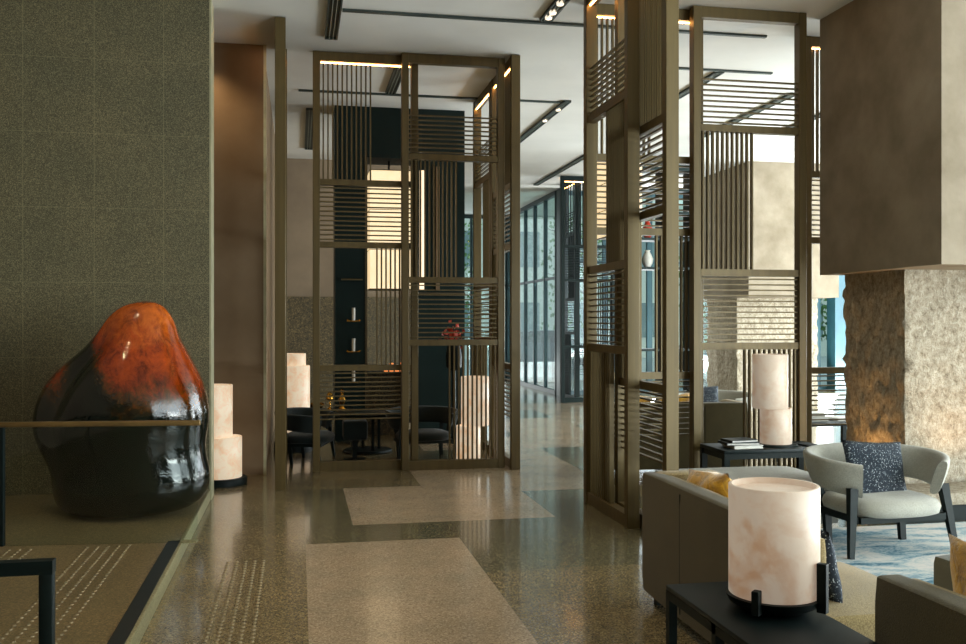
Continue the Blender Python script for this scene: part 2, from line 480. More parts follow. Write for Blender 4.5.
# ---------------------------------------------------------------- lattice screens
PITCH = .0485
def screen(kind, x, y, rz, label, mirror=False, led=True, mat='bronze'):
    """1.13 m wide bronze screen panel; local x = width from the first post, local y = thickness, z up"""
    root = thing('lattice_screen', label, 'screen', (x, y, 0), rz, 'bronze lattice screens')
    W, D, P, Z = 1.13, .04, .075, H-.005
    m = M[mat]
    def X(a, b): return (W-b, W-a) if mirror else (a, b)
    for u in (0, W-P):
        B('post', m, root, (u, u+P, -D-.01, D+.01, 0.0, Z), bev=.004, seg=1)
    B('header', m, root, (P, W-P, -D, D, Z-.1, Z)); B('bottom_rail', m, root, (P, W-P, -D, D, 0, .1))
    if led: B('light_strip', M['led'], root, (P+.01, W-P-.01, .012, .024, Z-.11, Z-.1))
    if kind == 1: rails = (1.106, 2.43, 3.10)
    else: rails = (1.377, 2.055, 3.385)
    for z in rails: B('cross_rail', m, root, (P, W-P, -D+.005, D-.005, z-.032, z+.032))
    def vert(u0, u1, z0, z1):
        u0, u1 = X(u0, u1); n = int(round((u1-u0)/PITCH)); bm = bmesh.new()
        for i in range(n):
            u = u0 + (i+.5)*(u1-u0)/n; bx(bm, u-.0075, u+.0075, -.02, .02, z0, z1)
        obj('slat_panel', bm, m, root)
    def horiz(z0, z1, u0=P, u1=W-P):
        n = int(round((z1-z0)/.051)); bm = bmesh.new()
        for i in range(n):
            z = z0 + (i+.5)*(z1-z0)/n; bx(bm, u0, u1, -.015, .015, z-.0065, z+.0065)
        obj('slat_panel', bm, m, root)
    if kind == 1:
        vert(P+.01, .64, 3.132, Z-.12); horiz(2.462, 3.068); vert(.66, W-P, 1.138, 2.398); horiz(.53, 1.074)
    else:
        horiz(3.417, 3.86); vert(P+.01, .62, 2.087, 3.353); horiz(1.409, 2.023); vert(.5, W-P, .1, 1.345)
    return root
screen(1, .15, 10.23, 0, 'left bronze screen of the facing pair, overlapped behind its neighbour, dark chair behind it')
screen(2, 1.09, 10.12, 0, 'right bronze screen of the facing pair, stacked stone lamp glowing behind its slats', led=False)
screen(1, 2.31, 9.92, PI/2, 'bronze screen seen edge-on at right corner of the central screen group')
screen(2, 2.31, 11.08, PI/2, 'bronze screen set back behind the corner of the central screen group')
screen(2, 2.54, 6.9, PI/2, 'angled dark bronze screen beside the corridor, the far one of the tall pair')
screen(1, 2.66, 6.42, PI/2, 'tall bronze screen with the brightest near post, behind the khaki sofa back')
screen(1, 2.56, 8.22, 0, 'bronze screen facing the room, mostly hidden behind the tall angled pair')
screen(2, 3.54, 8.1, 0, 'bronze screen facing the room behind the dark console table', led=False)
screen(1, 5.03, 8.75, 0, 'bronze screen partly hidden behind the plaster and rough stone column')
screen(1, -.17, 9.12, PI/2, 'lone bronze screen seen edge-on beside the brown wall panel')
screen(2, 5.48, 18.1, PI/2, 'dark distant screen seen edge-on by the far windows', mat='cabinet')  # bronze like the rest; dark colour paints in the lack of light
screen(1, 5.1, 18.0, 0, 'distant screen facing the room before the far windows', mat='cabinet')  # also a bronze screen, its shade painted by the darker material

# ---------------------------------------------------------------- ceiling fittings
def slot(x0, x1, y0, y1, label, spots=()):
    t = thing('ceiling_diffuser', label, 'ceiling diffuser', ((x0+x1)/2, y0, H), 0, 'ceiling slot diffusers')
    w, l = (x1-x0)/2, y1-y0
    B('frame', M['slot'], t, (-w, -w+.015, 0, l, -.03, 0), (w-.015, w, 0, l, -.03, 0), (-w, w, 0, .015, -.03, 0), (-w, w, l-.015, l, -.03, 0), (-w, w, 0, l, -.006, 0))
    B('blade', M['slotlight'], t, (-w*.35, -w*.25, .02, l-.02, -.026, -.006), (w*.25, w*.35, .02, l-.02, -.026, -.006))
    for s in spots:
        bm = bmesh.new(); lathe(bm, [(0, -.04), (.028, -.04), (.034, -.03), (.034, -.006)], 16, 0, s-y0)
        obj('spot_head', bm, M['spot_lens'], t)
slot(.26, .39, 7.2, 9.68, 'dark slot diffuser in the ceiling nearest the granite wall')
slot(1.07, 1.2, 10.6, 11.87, 'ceiling slot seen through the top slats of the central screens')
slot(.1, .23, 12.95, 15.93, 'long ceiling slot left of the black tower')
slot(2.26, 2.38, 7.1, 8.71, 'ceiling slot with small lamps ending above the corridor', (8.2, 8.45, 8.6))
slot(3.4, 3.5, 11.84, 15.6, 'long ceiling slot receding above the corridor between the screen groups', (12.3, 13.0))
slot(4.72, 4.82, 10.1, 13.4, 'ceiling slot seen through the right group of screens')
slot(4.85, 4.95, 15.6, 19.2, 'distant ceiling slot short of the far windows')
slot(6.1, 6.2, 10.9, 14.0, 'ceiling slot crossing behind the upper slats of the console screen')
slot(7.1, 7.2, 11.0, 13.2, 'rightmost ceiling slot, glimpsed beside the plaster column')
def track(x0, x1, y, label):
    t = B('ceiling_track', M['slot'], None, (x0, x1, y-.025, y+.025, H-.02, H)); tag(t, label, 'ceiling track', 'ceiling tracks')
track(.4, 4.65, 8.8, 'nearest thin dark track running across the ceiling')
track(.0, 3.38, 11.95, 'thin ceiling track passing behind the central screen top')
track(3.6, 5.4, 10.08, 'short thin ceiling track above the right group of screens')

# ---------------------------------------------------------------- balustrade, handrail, studs
t = thing('glass_balustrade', 'glass balustrade with bronze top rail in front of the glazed boulder sculpture', 'balustrade', (-1.97, 6.8, 0))
B('glass_panel', M['glass'], t, (.02, 1.3, -.006, .006, .1, .9))
B('top_rail', M['handrail'], t, (0, 1.32, -.02, .02, .895, .93), bev=.005)
B('post', M['black_metal'], t, (0, .035, -.02, .02, .1, .895))
B('glass_foot', M['kerb'], t, (1.2, 1.3, -.03, .03, .1, .112))
t.rotation_euler.z = R(-6)
t = thing('glass_balustrade', 'short return of the glass balustrade at the left edge of the photo', 'balustrade', (-1.99, 6.84, 0), R(150))
B('glass_panel', M['glass'], t, (.03, 1.4, -.006, .006, .1, .9)); B('top_rail', M['handrail'], t, (.02, 1.42, -.02, .02, .895, .93), bev=.005)
B('post', M['black_metal'], t, (1.38, 1.42, -.02, .02, .1, .895))

t = thing('stair_handrail', 'dark square-section handrail with a rounded corner in the near left corner', 'handrail', (-.80-.02, 2.7, 0))
bm = bmesh.new()
slab(bm, (-1.9, 0, .806), (.02, 0, .806), (.044, .044), (.044, .044)); obj('top_rail', bm, M['black'], t)
B('post', M['black'], t, (-.024, .02, -.022, .022, .1, .79), bev=.008)
t.location = (-.80, 3.27, 0)

def stud_bm(pts=((0, 0),), z=0):
    bm = bmesh.new()
    for x, y in pts: lathe(bm, [(.0135, z), (.011, z+.004), (.006, z+.0055), (0, z+.0055)], 8, x, y)
    return bm
proto = obj('tactile_stud', stud_bm(), M['steel'], smooth=True)
spots = []
for j in range(31):
    for i in range(5): spots.append((-.46+.0575*i, 4.66+.06*j, 0, 0))
for j in range(29):
    for i in range(5): spots.append((-1.38+.066*i, 6.64-.063*j, .1, 1))
for k, (x, y, z, g) in enumerate(spots):
    o = proto if k == 0 else proto.copy()
    if k: COL.objects.link(o)
    o.location = (x, y, z)
    if g == 0: tag(o, 'small round steel warning stud in the main floor beside the kerb', 'floor stud', 'warning studs on the main floor')
    else: tag(o, 'small round steel warning stud in the raised platform behind the handrail', 'floor stud', 'warning studs on the platform')
rest = [(-1.38+.066*i, 6.64-.063*(29+j)) for j in range(10) for i in range(5)] + [(-2.0+.066*i, 6.66-.063*j) for j in range(30) for i in range(5)]
tag(obj('tactile_studs', stud_bm(rest, .1), M['steel']), 'further rows of small steel studs at the left end of the platform', 'floor studs', kind='stuff')

# ---------------------------------------------------------------- glazed sculpture
def sculpture():
    prof = [(303, 146, 154), (304.5, 138, 161), (308, 128, 167), (316, 118, 173), (327, 111, 178), (340, 103, 181), (352, 93, 187), (365, 78, 193), (380, 63, 200), (397, 53, 206), (415, 48, 209), (432, 47, 208),
            (448, 52, 205), (463, 60, 206), (478, 66, 210), (492, 66, 210), (504, 68, 205), (512, 72, 196), (517, 80, 184), (519, 95, 165)]
    bm = bmesh.new(); n = 56; rings = []
    s = .0083
    for y, xl, xr in prof:
        z = 1.665-(y-303)*.00771; c = ((xl+xr)/2-128)*s; w = (xr-xl)/2*s
        ring = []
        for k in range(n):
            a = 2*PI*k/n; ca, sa = math.cos(a), math.sin(a)
            ry = min(w*.86, .56)
            p = Vector((c + w*ca, ry*sa, z))
            d = .05*noise.noise(Vector((ca*1.1, sa*1.1, z*1.6)))*min(1, (z+.1)*3)*abs(sa)
            # crease that separates the front lobe from the left shoulder
            cr = math.exp(-((a-4.05-.25*(z-1))/.30)**2) * max(0, min(1, (z-.35)*1.3))*max(0, min(1, (1.55-z)*3))
            q = 1 + d - .2*cr
            ring.append(bm.verts.new(Vector((c + w*ca*q if abs(sa) > .25 else p.x, ry*sa*q, z))))
        rings.append(ring)
    for a, b in zip(rings, rings[1:]):
        for k in range(n):
            j = (k+1) % n; bm.faces.new((a[k], a[j], b[j], b[k]))
    bm.faces.new(rings[0]); bm.faces.new(rings[-1])
    o = obj('boulder_sculpture', bm, M['glaze'], None, (-1.37, 7.86, .1), (0, 0, R(-11.1)), smooth=True, angle=180)
    md = o.modifiers.new('s', 'SUBSURF'); md.levels = md.render_levels = 2
    tag(o, 'large glossy boulder-shaped sculpture with orange top and black base on the platform', 'sculpture')
sculpture()

# ---------------------------------------------------------------- lamps
def cyl_shade(name, mat, t, r, z0, z1, cx=0, cy=0, thick=.012, recess=.03):
    bm = bmesh.new()
    lathe(bm, [(0, z1-recess), (r-thick, z1-recess), (r-thick, z1), (r-.003, z1), (r, z1-.003), (r, z0+.003), (r-.003, z0), (0, z0)], 64, cx, cy)
    return obj(name, bm, mat, t, smooth=True, angle=50)
def stack_lamp(x, y, z, tiers, label, base_r, mat='shade2', base_h=.03, group='stacked stone lamps'):
    """tiers: (dx, radius, height) from the bottom up"""
    t = thing('stacked_lamp', label, 'lamp', (x, y, z), 0, group)
    bm = bmesh.new(); lathe(bm, [(0, 0), (base_r, 0), (base_r, base_h*.8), (base_r-.01, base_h), (0, base_h)], 48); obj('base', bm, M['black'], t, smooth=True)
    zz = base_h
    for dx, r, h in tiers:
        cyl_shade('lamp_shade', M[mat], t, r, zz, zz+h, dx); zz += h
    return t
stack_lamp(-.75, 9.62, 0, ((0, .2, .4), (-.07, .18, .51)), 'two-tier glowing stone floor lamp at the edge of the granite wall', .25, base_h=.07)
stack_lamp(-.06, 11.9, 0, ((.0, .2, .93), (.02, .13, .15)), 'tall stone floor lamp with small top tier behind the dark chair', .24, base_h=.13)
stack_lamp(1.92, 10.62, 0, ((0, .145, .385), (.07, .16, .56)), 'two-tier stone floor lamp glowing behind the central screen slats', .19, base_h=.03)
stack_lamp(4.18, 7.73, .5, ((0, .138, .315), (-.055, .155, .48)), 'two-tier pale stone table lamp on the dark console table', .19, mat='shade', base_h=.018)
t = thing('drum_lamp', 'large pale alabaster drum lamp on the black side table', 'lamp', (1.76, 3.27, .52), 0)
cyl_shade('lamp_shade', M['shade'], t, .166, .06, .468, recess=.022, thick=.012)
bm = bmesh.new(); lathe(bm, [(0, .425), (.1, .425), (.1, .449), (0, .449)], 48); obj('top_disc', bm, M['shade'], t, smooth=True)
bm = bmesh.new(); lathe(bm, [(0, 0), (.11, 0), (.165, .03), (.178, .058), (.0, .058)], 48); obj('base', bm, M['black'], t, smooth=True)
def rod(a, h, r=.186, s=.028):
    bm = bmesh.new(); bx(bm, -s/2-.004, s/2+.004, -s/2, s/2, .02, h, bev=.003)
    o = obj('support_rod', bm, M['black'], t, (r*math.cos(a), r*math.sin(a), 0), (0, 0, a))
rod(R(-52), .2); rod(R(-137), .108); rod(R(60), .2)

# ---------------------------------------------------------------- seating
def sofa(x, y, rz, L, depth, label, arms=(1, 1), seats=2, group='khaki sofas'):
    """local y runs along the back, local x from back to front"""
    t = thing('sofa', label, 'sofa', (x, y, 0), rz, group)
    seam = 3
    bm = pad_bm(0, .13, 0, L, .05, .745, .035, .0); b = obj('backrest', bm, M['sofa_shaded'], t, smooth=True)
    bm = bmesh.new()
    for k in range(1, seam): bx(bm, -.0015, .004, L*k/seam-.0015, L*k/seam+.0015, .09, .71)
    obj('seam', bm, M['chair_dark'], b)
    bm = pad_bm(.1, .17, .03, L-.03, .28, .735, .03, .0); obj('inner_back', bm, M['sofa'], t, smooth=True)
    bm = pad_bm(.1, depth-.02, .02, L-.02, .07, .29, .03, 0); obj('seat_base', bm, M['sofa_shaded'], t, smooth=True)
    for k in range(seats):
        y0 = .02+(L-.04)*k/seats; bm = pad_bm(.15, depth, y0+.004, y0+(L-.04)/seats-.004, .28, .42, .04, .015)
        obj('seat_cushion', bm, M['sofa'], t, smooth=True)
    for side, on in enumerate(arms):
        if not on: continue
        y0 = 0 if side == 0 else L-.13
        bm = pad_bm(.05, .47, y0, y0+.13, .06, .745, .045, 0); obj('armrest', bm, M['sofa'], t, smooth=True)
    for u, w in ((.08, .1), (depth-.1, .1), (.08, L-.1), (depth-.1, L-.1)):
        B('leg', M['black'], t, (u-.025, u+.025, w-.025, w+.025, 0, .07))
    return t
sofa(1.93, 3.42, 0, 1.72, .74, 'khaki sofa behind the big drum lamp, its outer back turned to the corridor', arms=(0, 1))
sofa(1.92, 1.2, 0, 1.7, .78, 'khaki sofa in the near right corner, cut off by the frame', arms=(1, 0))
sofa(4.72, 9.3, PI/2, 1.5, .78, 'khaki sofa beyond the screens with its back towards the console table', arms=(1, 1))

def cushion(x, y, z, rz, tilt, w, h, t, mat, label, group, roll=0, wob=0, seed=0):
    o = obj('cushion', cushion_bm(w, h, t, wob=wob, seed=seed), M[mat], None, (x, y, z), (tilt, roll, rz), smooth=True, angle=180)
    return tag(o, label, 'cushion', group)
Q = 'mustard velvet cushions'
cushion(2.235, 4.74, .605, PI/2, R(-18), .5, .4, .17, 'velvet', 'far mustard velvet cushion on the sofa behind the drum lamp', Q, R(6), .12, 1)
cushion(2.235, 4.19, .59, PI/2, R(-16), .5, .4, .2, 'velvet', 'mustard velvet cushion half hidden by the left rim of the drum lamp', Q, R(-8), .14, 5)
cushion(2.23, 2.66, .655, PI/2, R(-8), .44, .42, .15, 'velvet', 'mustard velvet cushion on the sofa in the near right corner', Q, R(-2), .05, 9)
cushion(2.2, 3.76, .56, PI/2, R(-12), .4, .34, .13, 'speckle', 'dark speckled cushion peeking out behind the right side of the drum lamp', 'speckled cushions', 0, .02, 2)
cushion(3.55, 9.72, .63, 0, R(14), .4, .4, .16, 'velvet', 'mustard cushion on the far sofa, seen between the tall screens', Q, R(10), .1, 3)
cushion(4.05, 9.7, .61, 0, R(14), .4, .4, .16, 'velvet', 'mustard cushion on the far sofa beside the speckled cushion', Q, R(-12), .1, 4)

def band(bm, a, b, a0, a1, n, zt, zb, th):
    """curved back rest following an ellipse; zt/zb/th functions of s in 0..1"""
    prev = None
    for i in range(n+1):
        s = i/n; ang = a0+(a1-a0)*s
        c = Vector((a*math.cos(ang), b*math.sin(ang), 0)); nr = Vector((math.cos(ang)/a, math.sin(ang)/b, 0)).normalized()
        h0, h1, w = zb(s), zt(s), th(s)
        ring = []
        for k in range(16):
            q = 2*PI*k/16; cq, sq = math.cos(q), math.sin(q)
            u = (abs(cq)**.6)*(1 if cq > 0 else -1)*w/2; v = (abs(sq)**.55)*(1 if sq > 0 else -1)*(h1-h0)/2
            lean = (v/(h1-h0))*.07
            ring.append(bm.verts.new(c + nr*(u+lean) + Vector((0, 0, (h0+h1)/2+v))))
        if prev:
            for k in range(16):
                j = (k+1) % 16; bm.faces.new((prev[k], prev[j], ring[j], ring[k]))
        else: bm.faces.new(ring)
        prev = ring
    bm.faces.new(prev[::-1])

def armchair(x, y, rz, label, fab='grey', s=1.0, group='armchairs'):
    """faces local -y; curved low back band, round seat, four splayed tapering legs"""
    t = thing('armchair', label, 'chair', (x, y, .012 if fab == 'grey' and y < 7 else 0), rz, group); t.scale = (s, s, s)
    bm = bmesh.new()
    zt = lambda q: .685 - .06*abs(2*q-1)**2.2; zb = lambda q: .46 - .07*abs(2*q-1)**2
    band(bm, .465, .34, R(-48), R(229), 54, zt, zb, lambda q: .085 - .012*abs(2*q-1))
    bmesh.ops.translate(bm, verts=bm.verts, vec=(0, .02, 0)); obj('backrest', bm, M[fab], t, smooth=True, angle=70)
    bm = bmesh.new()
    n = 48; rings = []
    for rr, z in ((.0, .385), (.5, .384), (.8, .376), (.95, .355), (1.0, .32), (.97, .275), (.88, .262), (0, .262)):
        if rr == 0: rings.append([bm.verts.new((0, -.02, z))]); continue
        ring = []
        for k in range(n):
            a = 2*PI*k/n; ca, sa = math.cos(a), math.sin(a); p = 2/2.9
            ring.append(bm.verts.new((.37*rr*math.copysign(abs(ca)**p, ca), -.02+.33*rr*math.copysign(abs(sa)**p, sa), z)))
        rings.append(ring)
    for a, b in zip(rings, rings[1:]):
        for k in range(n):
            j = (k+1) % n
            if len(a) == 1: bm.faces.new((a[0], b[j], b[k]))
            elif len(b) == 1: bm.faces.new((a[k], a[j], b[0]))
            else: bm.faces.new((a[k], a[j], b[j], b[k]))
    obj('seat', bm, M[fab], t, smooth=True, angle=60)
    B('seat_frame', M['black'], t, (-.34, .34, -.27, -.23, .225, .268), (-.34, .34, .2, .24, .225, .268), (-.36, -.32, -.25, .22, .225, .268), (.32, .36, -.25, .22, .225, .268))
    for sx in (-1, 1):
        bm = bmesh.new(); slab(bm, (sx*.42, -.27, 0), (sx*.365, -.21, .46), (.038, .062), (.03, .05), Vector((0, 1, 0))); obj('leg', bm, M['black'], t)
        bm = bmesh.new(); slab(bm, (sx*.31, .13, 0), (sx*.31, .16, .30), (.045, .055), (.035, .045), Vector((0, 1, 0))); 
        slab(bm, (sx*.31, .16, .26), (sx*.36, .23, .5), (.05, .05), (.035, .035), Vector((0, 1, 0))); obj('leg', bm, M['black'], t)
    return t
armchair(4.03, 6.0, R(4), 'light grey rounded armchair with black splayed legs on the blue rug')
cushion(4.06, 6.07, .535, R(8), R(-16), .53, .43, .14, 'speckle', 'dark speckled cushion leaning in the light grey armchair', 'speckled cushions', R(4), .03, 8)
armchair(5.35, 11.5, R(-40), 'far light grey armchair glimpsed over the far sofa')
cushion(5.05, 11.2, .6, R(-10), R(-16), .42, .38, .14, 'speckle', 'dark speckled cushion standing in the far grey armchair', 'speckled cushions', 0, .02, 11)
armchair(.1, 11.05, R(75), 'dark armchair beside the tall stone lamp, partly behind the left central screen', 'chair_dark', .86, 'dark armchairs')
armchair(1.44, 11.02, R(10), 'dark armchair behind the right central screen, beside the stacked lamp', 'chair_dark', .85, 'dark armchairs')

t = thing('footstool', 'dark square footstool on a centre leg beside the round dark table', 'stool', (.64, 10.98, 0))
obj('seat', pad_bm(-.14, .14, -.14, .14, .24, .47, .03, .005), M['chair_dark'], t, smooth=True)
B('stem', M['black'], t, (-.03, .03, -.03, .03, .02, .24)); B('foot', M['black'], t, (-.12, .12, -.025, .025, 0, .025), (-.025, .025, -.12, .12, 0, .025))
t = thing('round_table', 'dark round table with disc foot behind the left central screen', 'table', (.84, 11.68, 0))
bm = bmesh.new(); lathe(bm, [(0, .45), (.40, .45), (.42, .465), (.42, .485), (.41, .49), (0, .49)], 48); obj('table_top', bm, M['black'], t, smooth=True)
bm = bmesh.new(); lathe(bm, [(0, 0), (.29, 0), (.30, .01), (.29, .03), (0, .03)], 48); obj('foot', bm, M['black'], t, smooth=True)
for a in (20, 110, 200, 290):
    B('leg', M['black'], t, (.15*math.cos(R(a))-.018, .15*math.cos(R(a))+.018, .15*math.sin(R(a))-.018, .15*math.sin(R(a))+.018, .03, .45))

# tables
t = thing('side_table', 'black open-frame side table carrying the big drum lamp', 'table', (1.483, 2.75, 0))
B('table_top', M['black_metal'], t, (0, .43, 0, .9, .5, .52), bev=.003)
B('apron', M['black'], t, (.0, .03, .03, .87, .465, .5), (.40, .43, .03, .87, .465, .5), (.03, .40, 0, .03, .465, .5), (.03, .40, .87, .9, .465, .5), (0, .03, .03, .87, .02, .045), (.4, .43, .03, .87, .02, .045))
for u in (0, .395):
    for w in (0, .43, .865): B('leg', M['black'], t, (u, u+.035, w, w+.035, 0, .5))
t = thing('console_table', 'low dark console table with books and the stacked lamp before the screen', 'table', (3.57, 7.48, 0))
B('table_top', M['black_metal'], t, (0, 1.0, 0, .5, .468, .5), bev=.003)
B('apron', M['black'], t, (.04, .96, .01, .04, .42, .468), (.04, .96, .46, .49, .42, .468), (.01, .04, .04, .46, .42, .468), (.96, .99, .04, .46, .42, .468))
for u in (0, .95):
    for w in (0, .45): B('leg', M['black'], t, (u, u+.05, w, w+.05, 0, .468))

def book(x, y, z, rz, w, d, h, cov, label, group):
    t = thing('book', label, 'book', (x, y, z), rz, group)
    B('cover', M[cov], t, (-w/2, w/2, -d/2, d/2, 0, .004), (-w/2, w/2, -d/2, d/2, h-.004, h), (-w/2, -w/2+.004, -d/2, d/2, 0, h))
    B('pages', M['white'], t, (-w/2+.004, w/2-.006, -d/2+.006, d/2-.006, .004, h-.004)); return t
G = 'books on the console table'
book(3.83, 7.66, .5, R(3), .28, .21, .028, 'white', 'white book at the bottom of the pile on the console table', G)
book(3.80, 7.68, .528, R(-4), .30, .22, .022, 'cover', 'black book lying on the white book on the console table', G)
book(3.81, 7.69, .55, R(6), .26, .19, .02, 'cover', 'topmost black book of the pile on the console table', G)
o = B('tray', M['black'], None, (4.4, 4.53, 7.56, 7.84, .5, .512)); tag(o, 'small flat dark tray at the right end of the console table', 'tray')

t = thing('daybed', 'low light grey upholstered daybed between the console table and the khaki sofa', 'daybed', (2.78, 6.3, .012))
obj('seat_cushion', pad_bm(0, 1.17, 0, .82, .27, .42, .04, .01), M['grey'], t, smooth=True)
obj('base', pad_bm(.02, 1.15, .02, .80, .09, .28, .02, 0), M['greydark'], t, smooth=True)
for u in (.06, 1.07):
    for w in (.06, .72): B('leg', M['black'], t, (u, u+.04, w, w+.04, 0, .1))
t = thing('ottoman', 'dark grey upholstered ottoman beyond the mustard cushion at the right edge', 'ottoman', (3.06, 3.55, .012))
obj('seat', pad_bm(0, .62, 0, .58, .1, .45, .04, .01), M['greydark'], t, smooth=True)
for u in (.05, .53):
    for w in (.05, .49): B('leg', M['black'], t, (u, u+.04, w, w+.04, 0, .11))
o = B('rug', M['rug'], None, (2.78, 6.1, 2.3, 6.6, 0, .012)); tag(o, 'pale rug with watery blue pattern under the light grey armchair', 'rug')
o = B('stone_bench', M['stone'], None, (4.6, 7.3, 6.62, 7.08, .14, .24), bev=.015); tag(o, 'low rough stone ledge at the foot of the near column', 'ledge')
B('plinth', M['black'], o, (4.66, 7.2, 6.68, 7.08, 0, .14))

# far lounge table with magazines
t = thing('coffee_table', 'dark low table with white magazines behind the partly hidden screen', 'table', (5.35, 9.35, 0))
B('table_top', M['black_metal'], t, (0, .9, 0, .6, .46, .5)); 
for u in (0, .85):
    for w in (0, .55): B('leg', M['black'], t, (u, u+.05, w, w+.05, 0, .46))
for k, (x, y, z, r_, h) in enumerate(((5.62, 9.6, .5, 5, .05), (5.60, 9.62, .55, -8, .04), (6.0, 9.62, .5, 12, .03))):
    book(x, y, z, R(r_), .3, .22, h, 'white', ('thick white book under another on the far low table', 'white book topmost of the stack on the far low table', 'single white book beside the stack on the far low table')[k], 'white books on the far low table')

# ---------------------------------------------------------------- black cabinet tower with lantern
t = thing('cabinet_tower', 'tall dark green-black open cabinet tower with niches behind the central screens', 'cabinet', (.48, 12.72, 0))
B('upper_box', M['cabinet'], t, (0, 1.76, 0, .6, 3.82, H))
B('side_pillar', M['cabinet'], t, (0, .4, 0, .6, 0, 3.82)); B('side_pillar', M['cabinet'], t, (1.1, 1.76, 0, .6, 0, 3.82))
B('edge_trim', M['bronze_dark'], t, (.4, .43, -.01, .6, 0, 3.82)); B('shelf', M['bronze'], t, (.08, .36, -.12, 0, 2.16, 2.175))
B('light_tube', M['tube'], t, (1.135, 1.195, -.03, .0, 2.04, 3.66)); B('brown_panel', M['panel'], t, (1.36, 1.41, -.03, 0, 2.04, 3.72))
B('ledge', M['bronze_dark'], t, (1.1, 1.76, -.05, 0, 1.96, 2.0))
for z, w in ((1.62, 'uppermost'), (1.21, 'middle'), (.80, 'lowest')):
    s = thing('wall_sconce', w + ' brass sconce with white candle tube on the dark cabinet pillar', 'sconce', (.72, 12.63, z), 0, 'candle sconces')
    bm = bmesh.new(); lathe(bm, [(0, 0), (.022, 0), (.022, .17), (0, .17)], 16, 0, 0); obj('candle_tube', bm, M['white'], s, smooth=True)
    B('bracket', M['brass'], s, (-.09, .09, -.012, .012, -.012, 0), (-.012, .012, 0, .09, -.012, 0), (-.09, -.07, -.02, .02, -.005, .015), (.07, .09, -.02, .02, -.005, .015))
def lantern(x, y, z0, z1, w, label):
    s = thing('hanging_lantern', label, 'lantern', (x, y, z0), 0, 'paper box lanterns'); h = z1-z0
    B('paper_box', M['lantern'], s, (-w/2, w/2, -w/2, w/2, .01, h-.01))
    bars = []
    for k in range(1, 3): bars.append((-w/2-.004, w/2+.004, -w/2-.004, w/2+.004, h*k/3-.004, h*k/3+.004))
    bars += [(-w/2-.006, w/2+.006, -w/2-.006, w/2+.006, 0, .012), (-w/2-.006, w/2+.006, -w/2-.006, w/2+.006, h-.012, h)]
    for q in bars: B('grille_bar', M['bronze_dark'], s, q)
    B('hanging_rod', M['black'], s, (-.012, .012, -.012, .012, h, H-z0 if x > 3 else 3.82-z0))
lantern(1.225, 13.0, 2.04, 3.66, .56, 'large glowing cream paper lantern hanging in the dark cabinet tower')
lantern(4.0, 11.4, 2.66, 3.68, .45, 'cream box lantern seen through the slats of the tall angled screens')

t = thing('sideboard', 'dark granite sideboard with small candles in front of the cabinet tower', 'sideboard', (.86, 12.64, 0))
t.location = (.93, 13.4, 0)
B('body', M['dado'], t, (0, .62, 0, .4, 0, .86)); B('worktop', M['black'], t, (-.02, .64, -.02, .42, .86, .89))
for k, (dx, h) in enumerate(((.30, .09), (.38, .12), (.46, .1), (.54, .13))):
    bm = bmesh.new(); lathe(bm, [(0, 0), (.028, 0), (.028, h), (0, h)], 16)
    o = obj('candle_holder', bm, M['flame'], None, (.93+dx, 13.5, .89), smooth=True)
    tag(o, 'small glowing amber candle holder, ' + ('leftmost of four', 'second from left of four', 'third from left of four', 'rightmost of four')[k] + ' on the sideboard', 'candle', 'candle holders on the sideboard')
t = thing('low_shelf', 'low dark shelf carrying brass ornaments left of the cabinet tower', 'shelf', (.0, 12.28, 0))
B('shelf_top', M['black'], t, (0, .72, 0, .3, .42, .46)); B('support', M['black'], t, (0, .04, 0, .3, 0, .42), (.68, .72, 0, .3, 0, .42))
def ornament(x, y, z, prof, label, seg=20):
    bm = bmesh.new(); lathe(bm, prof, seg); tag(obj('brass_ornament', bm, M['brass'], None, (x, y, z), smooth=True), label, 'ornament', 'brass ornaments')
ornament(.22, 12.42, .46, [(0, 0), (.05, 0), (.09, .03), (.11, .08), (.1, .085), (.02, .02), (0, .02)], 'squat brass bowl on the low shelf')
ornament(.4, 12.42, .46, [(0, 0), (.04, 0), (.012, .03), (.01, .1), (.05, .14), (.04, .2), (.0, .24)], 'slim brass vase on the low shelf')
ornament(.56, 12.42, .46, [(0, 0), (.05, 0), (.02, .05), (.05, .12), (.015, .2), (.03, .24), (0, .27)], 'taller turned brass figure on the low shelf')

# black open shelving far behind the right screens
t = thing('shelving_unit', 'tall black open shelving unit far behind the right group of screens', 'shelves', (5.62, 15.2, 0))
B('frame', M['cabinet'], t, (0, .06, 0, .4, 0, 4.3), (.52, .58, 0, .4, 0, 4.3), (1.04, 1.1, 0, .4, 0, 4.3), (0, 1.1, 0, .4, 4.2, 4.3))
for z in (.1, 1.1, 2.5, 3.0, 3.45, 3.85): B('shelf', M['cabinet'], t, (.06, 1.04, 0, .4, z, z+.04))
for k, (x, z, c, w) in enumerate(((5.92, 3.04, 'red', 'rust red vase on the black shelving unit, centre shelf'), (6.35, 3.04, 'orange', 'orange vase beside the rust red one on the black shelving unit'), (5.92, 2.54, 'white', 'white vase on the shelf below the coloured vases'))):
    bm = bmesh.new(); lathe(bm, [(0, 0), (.05, 0), (.09, .08), (.1, .15), (.06, .24), (.04, .28), (.05, .3), (0, .3)], 20)
    tag(obj('vase', bm, M[c], None, (x, 15.4, z), smooth=True), w, 'vase', 'vases on the shelving unit')
